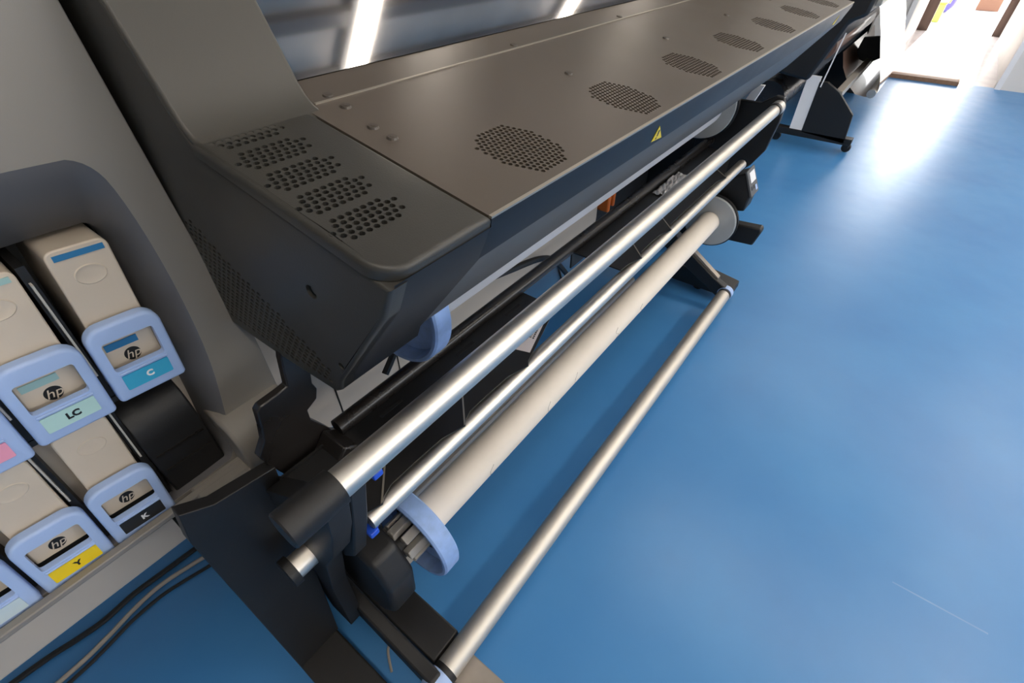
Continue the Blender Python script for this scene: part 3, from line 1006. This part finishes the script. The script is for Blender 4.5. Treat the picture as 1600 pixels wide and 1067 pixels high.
obj('bar_end_cap', MB().tube([(1.866, TY, TZ), (1.892, TY, TZ), (1.896, TY, TZ)], [.0300, .0300, .026], 32), M_BLUE, tb_)

# far stand
obj('stand_plate', MB().prism([(.335, .80), (.345, .828), (.372, .830), (.415, .800), (.505, .798), (.60, .72), (.62, .46), (.60, .10), (.53, .10), (.50, .35), (.46, .52), (.405, .565), (.382, .590), (.350, .648), (.335, .75)], 'x', 1.975, 2.00), M_BLACK, TR, bevel=.003)
fh = obj('drive_housing', MB().prism([(.52, .50), (.43, .536), (.385, .560), (.345, .475), (.350, .415), (.42, .400), (.54, .40), (.56, .46)], 'x', 1.965, 2.05), M_BLACK, TR, bevel=.006)
# control panel on the housing
cp = obj('control_panel', MB().prism([(.389, .565), (.383, .568), (.338, .478), (.344, .474)], 'x', 1.962, 2.052), M_UNDER, TR, bevel=.001)
dvec = Vector((0, -.045, -.088)).normalized()
nvec = Vector((0, -.088, .045)).normalized()
for (nm, u0, u1, s0, s1, mm) in (('panel_label', 1.985, 2.042, .012, .052, M_WHITE), ('panel_button', 1.975, 1.990, .064, .078, M_BLACK), ('panel_button', 2.000, 2.015, .064, .078, M_BLACK), ('panel_light', 2.022, 2.040, .070, .090, M_BLUE)):
    o0 = Vector((0, .3865, .5655)) + nvec * .0035
    vs = []
    for d_ in (-.003, .0008):
        for (uu, ss) in ((u0, s0), (u1, s0), (u1, s1), (u0, s1)):
            q = o0 + Vector((uu, 0, 0)) + dvec * ss + nvec * d_
            vs.append(tuple(q))
    obj(nm, MB().add(vs, [(0, 1, 2, 3), (4, 5, 6, 7), (0, 1, 5, 4), (1, 2, 6, 5), (2, 3, 7, 6), (3, 0, 4, 7)]), mm, cp)
hfar = obj('spindle_hub', MB().lathe([(1.925, .038), (1.925, .100), (1.928, .104), (1.932, .104)], RY, RZ, 56), M_GREYHUB, TR)
obj('hub_rim', MB().lathe([(1.932, .104), (1.930, .105), (1.932, .109), (1.945, .109), (1.945, .0001)], RY, RZ, 56), M_BLACK, hfar)
obj('release_lever', MB().prism([(.40, .355), (.268, .366), (.262, .35), (.278, .288), (.40, .278)], 'x', 1.965, 2.01), M_BLACK, TR, bevel=.006)
obj('foot', MB().prism([(.62, .03), (.62, .12), (.50, .108), (.285, .078), (.283, .05), (.30, .03)], 'x', 1.945, 2.035), M_BLACK, TR, bevel=.003)
obj('bar_arm', MB().prism([(.60, .30), (.62, .27), (.60, .22), (.315, .062), (.278, .072), (.274, .105), (.300, .122), (.36, .150)], 'x', 1.868, 1.900), M_BLACK, TR, bevel=.004)
obj('arm_highlight', MB().prism([(.56, .290), (.345, .150), (.345, .140), (.56, .275)], 'x', 1.880, 1.904), M_TAUPE, TR)  # highlight of the far arm, again as a light strip
obj('castor', MB().lathe([(1.975, .0001), (1.975, .022), (1.979, .025), (1.997, .025), (2.0, .022), (2.0, .0001)], .44, .025, 18), M_BLACK, TR)
obj('castor', MB().lathe([(1.975, .0001), (1.975, .022), (1.979, .025), (1.997, .025), (2.0, .022), (2.0, .0001)], .59, .025, 18), M_BLACK, TR)

# cream cardboard core on the take-up spindle
CT = thing('cardboard_core', 'long cream cardboard tube clamped between the blue and grey reel hubs', 'tube', (1.1, RY, RZ))
obj('core_tube', MB().lathe([(.2915, .034), (.2915, .0400), (.293, .0408), (1.922, .0408), (1.924, .0400), (1.924, .034)], RY, RZ, 48), M_CORE, CT)
for k, (x, a, ln) in enumerate(((.47, -25, .05), (.53, -33, .022), (.555, -38, .016), (.70, -20, .05), (.83, -35, .06), (1.06, 15, .03), (1.22, 5, .03), (1.30, -25, .02))):
    pts = []
    for j in range(6):
        aa = math.radians(180 + 30 + a - 60 + j * ln * 300)
        pts.append((x + .012 * math.sin(j * 1.3) + j * .002, RY + .0409 * math.cos(-aa + 0), RZ + .0409 * math.sin(-aa)))
    obj('paper_mark', MB().tube(pts, .0007 if k not in (2,) else .0016, 5), M_TAUPE, CT)

# ------------------------------------------------------------------ cables
def cable(label, pts, rad, m, cat='cable'):
    P = [Vector(p) for p in pts]
    out = []
    for i in range(len(P) - 1):
        p0, p1, p2, p3 = P[max(i - 1, 0)], P[i], P[i + 1], P[min(i + 2, len(P) - 1)]
        for k in range(6):
            s = k / 6
            out.append(.5 * ((2 * p1) + (p2 - p0) * s + (2 * p0 - 5 * p1 + 4 * p2 - p3) * s * s + (3 * p1 - p0 - 3 * p2 + p3) * s ** 3))
    out.append(P[-1])
    return tag(obj('cable', MB().tube(out, rad, 8), m), label, cat)


cable('beige cable on the blue floor running under the ink cabinet towards the near leg', [(-.72, .985, .0055), (-.363, .998, .0055), (-.267, 1.010, .0055), (-.20, 1.026, .0055), (-.131, 1.034, .0055), (-.047, 1.021, .0055), (.03, 1.004, .0055), (.15, .99, .0055)], .0055, M_CABLEW)
cable('thick black cable on the floor close along the beige lower panel', [(-.72, 1.09, .007), (-.40, 1.075, .007), (-.308, 1.062, .007), (-.25, 1.056, .007), (-.181, 1.064, .007), (-.095, 1.060, .007), (0, 1.055, .007), (.15, 1.045, .007)], .007, M_CABLEB)
cable('thin black cable on the floor just in front of the beige cable', [(-.72, .955, .0045), (-.363, .978, .0045), (-.28, .988, .0045), (-.209, 1.003, .0045), (-.14, 1.006, .0045), (-.083, .996, .0045), (0, .978, .0045), (.15, .96, .0045)], .0045, M_CABLEB)
cable('thin beige wire end on the floor between the near leg and take-up foot', [(.10, .42, .003), (.125, .46, .003), (.15, .47, .003)], .003, M_CABLEW)
cable('black cable looping on the floor between the two take-up trays', [(1.02, .80, .005), (1.06, .73, .005), (1.14, .70, .005), (1.28, .70, .005), (1.42, .72, .005), (1.6, .74, .005), (1.75, .78, .005)], .005, M_CABLEB)
cable('thin black cable on the floor behind the far take-up tray', [(1.22, 1.06, .004), (1.32, .98, .004), (1.45, .92, .004), (1.60, .93, .004), (1.75, 1.05, .004)], .004, M_CABLEB)
cable('black hose dipping across the beige panel behind the near hub', [(.42, .66, .56), (.47, .67, .60), (.53, .69, .66), (.60, .70, .72)], .008, M_CABLEB, 'hose')
cable('black hose crossing the beige panel in the middle of the printer', [(.68, .67, .64), (.76, .665, .615), (.86, .66, .595), (1.0, .66, .56), (1.15, .70, .46), (1.30, .72, .30)], .009, M_CABLEB, 'hose')

# ------------------------------------------------------------------ second printer by the doorway
FP = thing('large_format_printer', 'black second printer standing near the bright doorway with white leg and hanging film', 'printer', (5.3, .75, 0))
obj('machine_body', MB().prism([(.50, .78), (.42, .82), (.40, 1.00), (.45, 1.12), (.70, 1.30), (1.3, 1.30), (1.3, .60), (.80, .45), (.62, .43)], 'x', 4.15, 6.5), M_BLACK, FP, bevel=.02)
obj('front_rail', MB().box(4.3, 6.4, .385, .42, .86, .95), M_ALU2, FP, bevel=.004)
# near leg assembly
obj('leg', MB().box(4.195, 4.215, .548, .632, .10, .46), M_WHITE, FP)
obj('leg_plate', MB().prism([(.548, .10), (.548, .43), (.50, .435), (.407, .385), (.275, .261), (.258, .075)], 'x', 4.19, 4.222), M_BLACK, FP, bevel=.003)
ft = obj('foot', MB().box(4.19, 4.26, .215, .735, .066, .110), M_BLACK, FP, bevel=.003)
obj('foot_end_cap', MB().box(4.185, 4.265, .735, .765, .056, .12), M_TRUEBLUE, ft)
obj('castor', MB().lathe([(4.265, .0001), (4.265, .026), (4.27, .030), (4.295, .030), (4.30, .026), (4.30, .0001)], .238, .030, 20), M_BLACK, FP)
obj('castor_fork', MB().box(4.20, 4.305, .222, .254, .045, .068), M_BLACK, FP)
obj('castor', MB().lathe([(4.235, .0001), (4.235, .026), (4.24, .030), (4.265, .030), (4.27, .026), (4.27, .0001)], .71, .030, 20), M_BLACK, FP)
obj('edge_strip', MB().prism([(.535, .40), (.528, .40), (.50, .72), (.507, .72)], 'x', 4.185, 4.192), M_WHITE, FP)
obj('leg', MB().box(6.0, 6.12, .55, .85, .10, .60), M_BLACK, FP)
obj('foot', MB().box(6.0, 6.1, .45, 1.2, .0, .10), M_BLACK, FP)
# take-up rails and rolls
obj('square_rail', MB().box(4.26, 5.9, .395, .44, .335, .38), M_ALU2, FP, bevel=.002)
obj('core_roll', MB().tube([(4.26, .62, .62), (5.9, .62, .62)], .085, 28), M_COPPER, FP)
obj('dark_roll', MB().tube([(4.25, .86, .26), (5.9, .86, .26)], .12, 28), M_BLACKG, FP)
obj('side_hub', MB().prism([(.52, .52), (.40, .54), (.33, .40), (.42, .34), (.54, .38)], 'x', 5.5, 5.55), M_BLACK, FP)
# hanging film: outer white web, inner brown side, weighted bar at the floor
obj('hanging_film', MB().sweep([(.56, 1.02), (.47, .86), (.45, .81), (.37, .64), (.31, .49), (.25, .36), (.232, .30), (.230, .262)], 4.9, 6.4), M_SHEET, FP)
obj('film_return', MB().sweep([(.232, .258), (.25, .236), (.30, .226), (.37, .235), (.44, .29), (.52, .40), (.56, .50)], 4.9, 6.4), M_COPPER, FP)
obj('weight_bar', MB().tube([(4.84, .262, .265), (6.45, .262, .265)], .030, 24), M_ALU, FP)
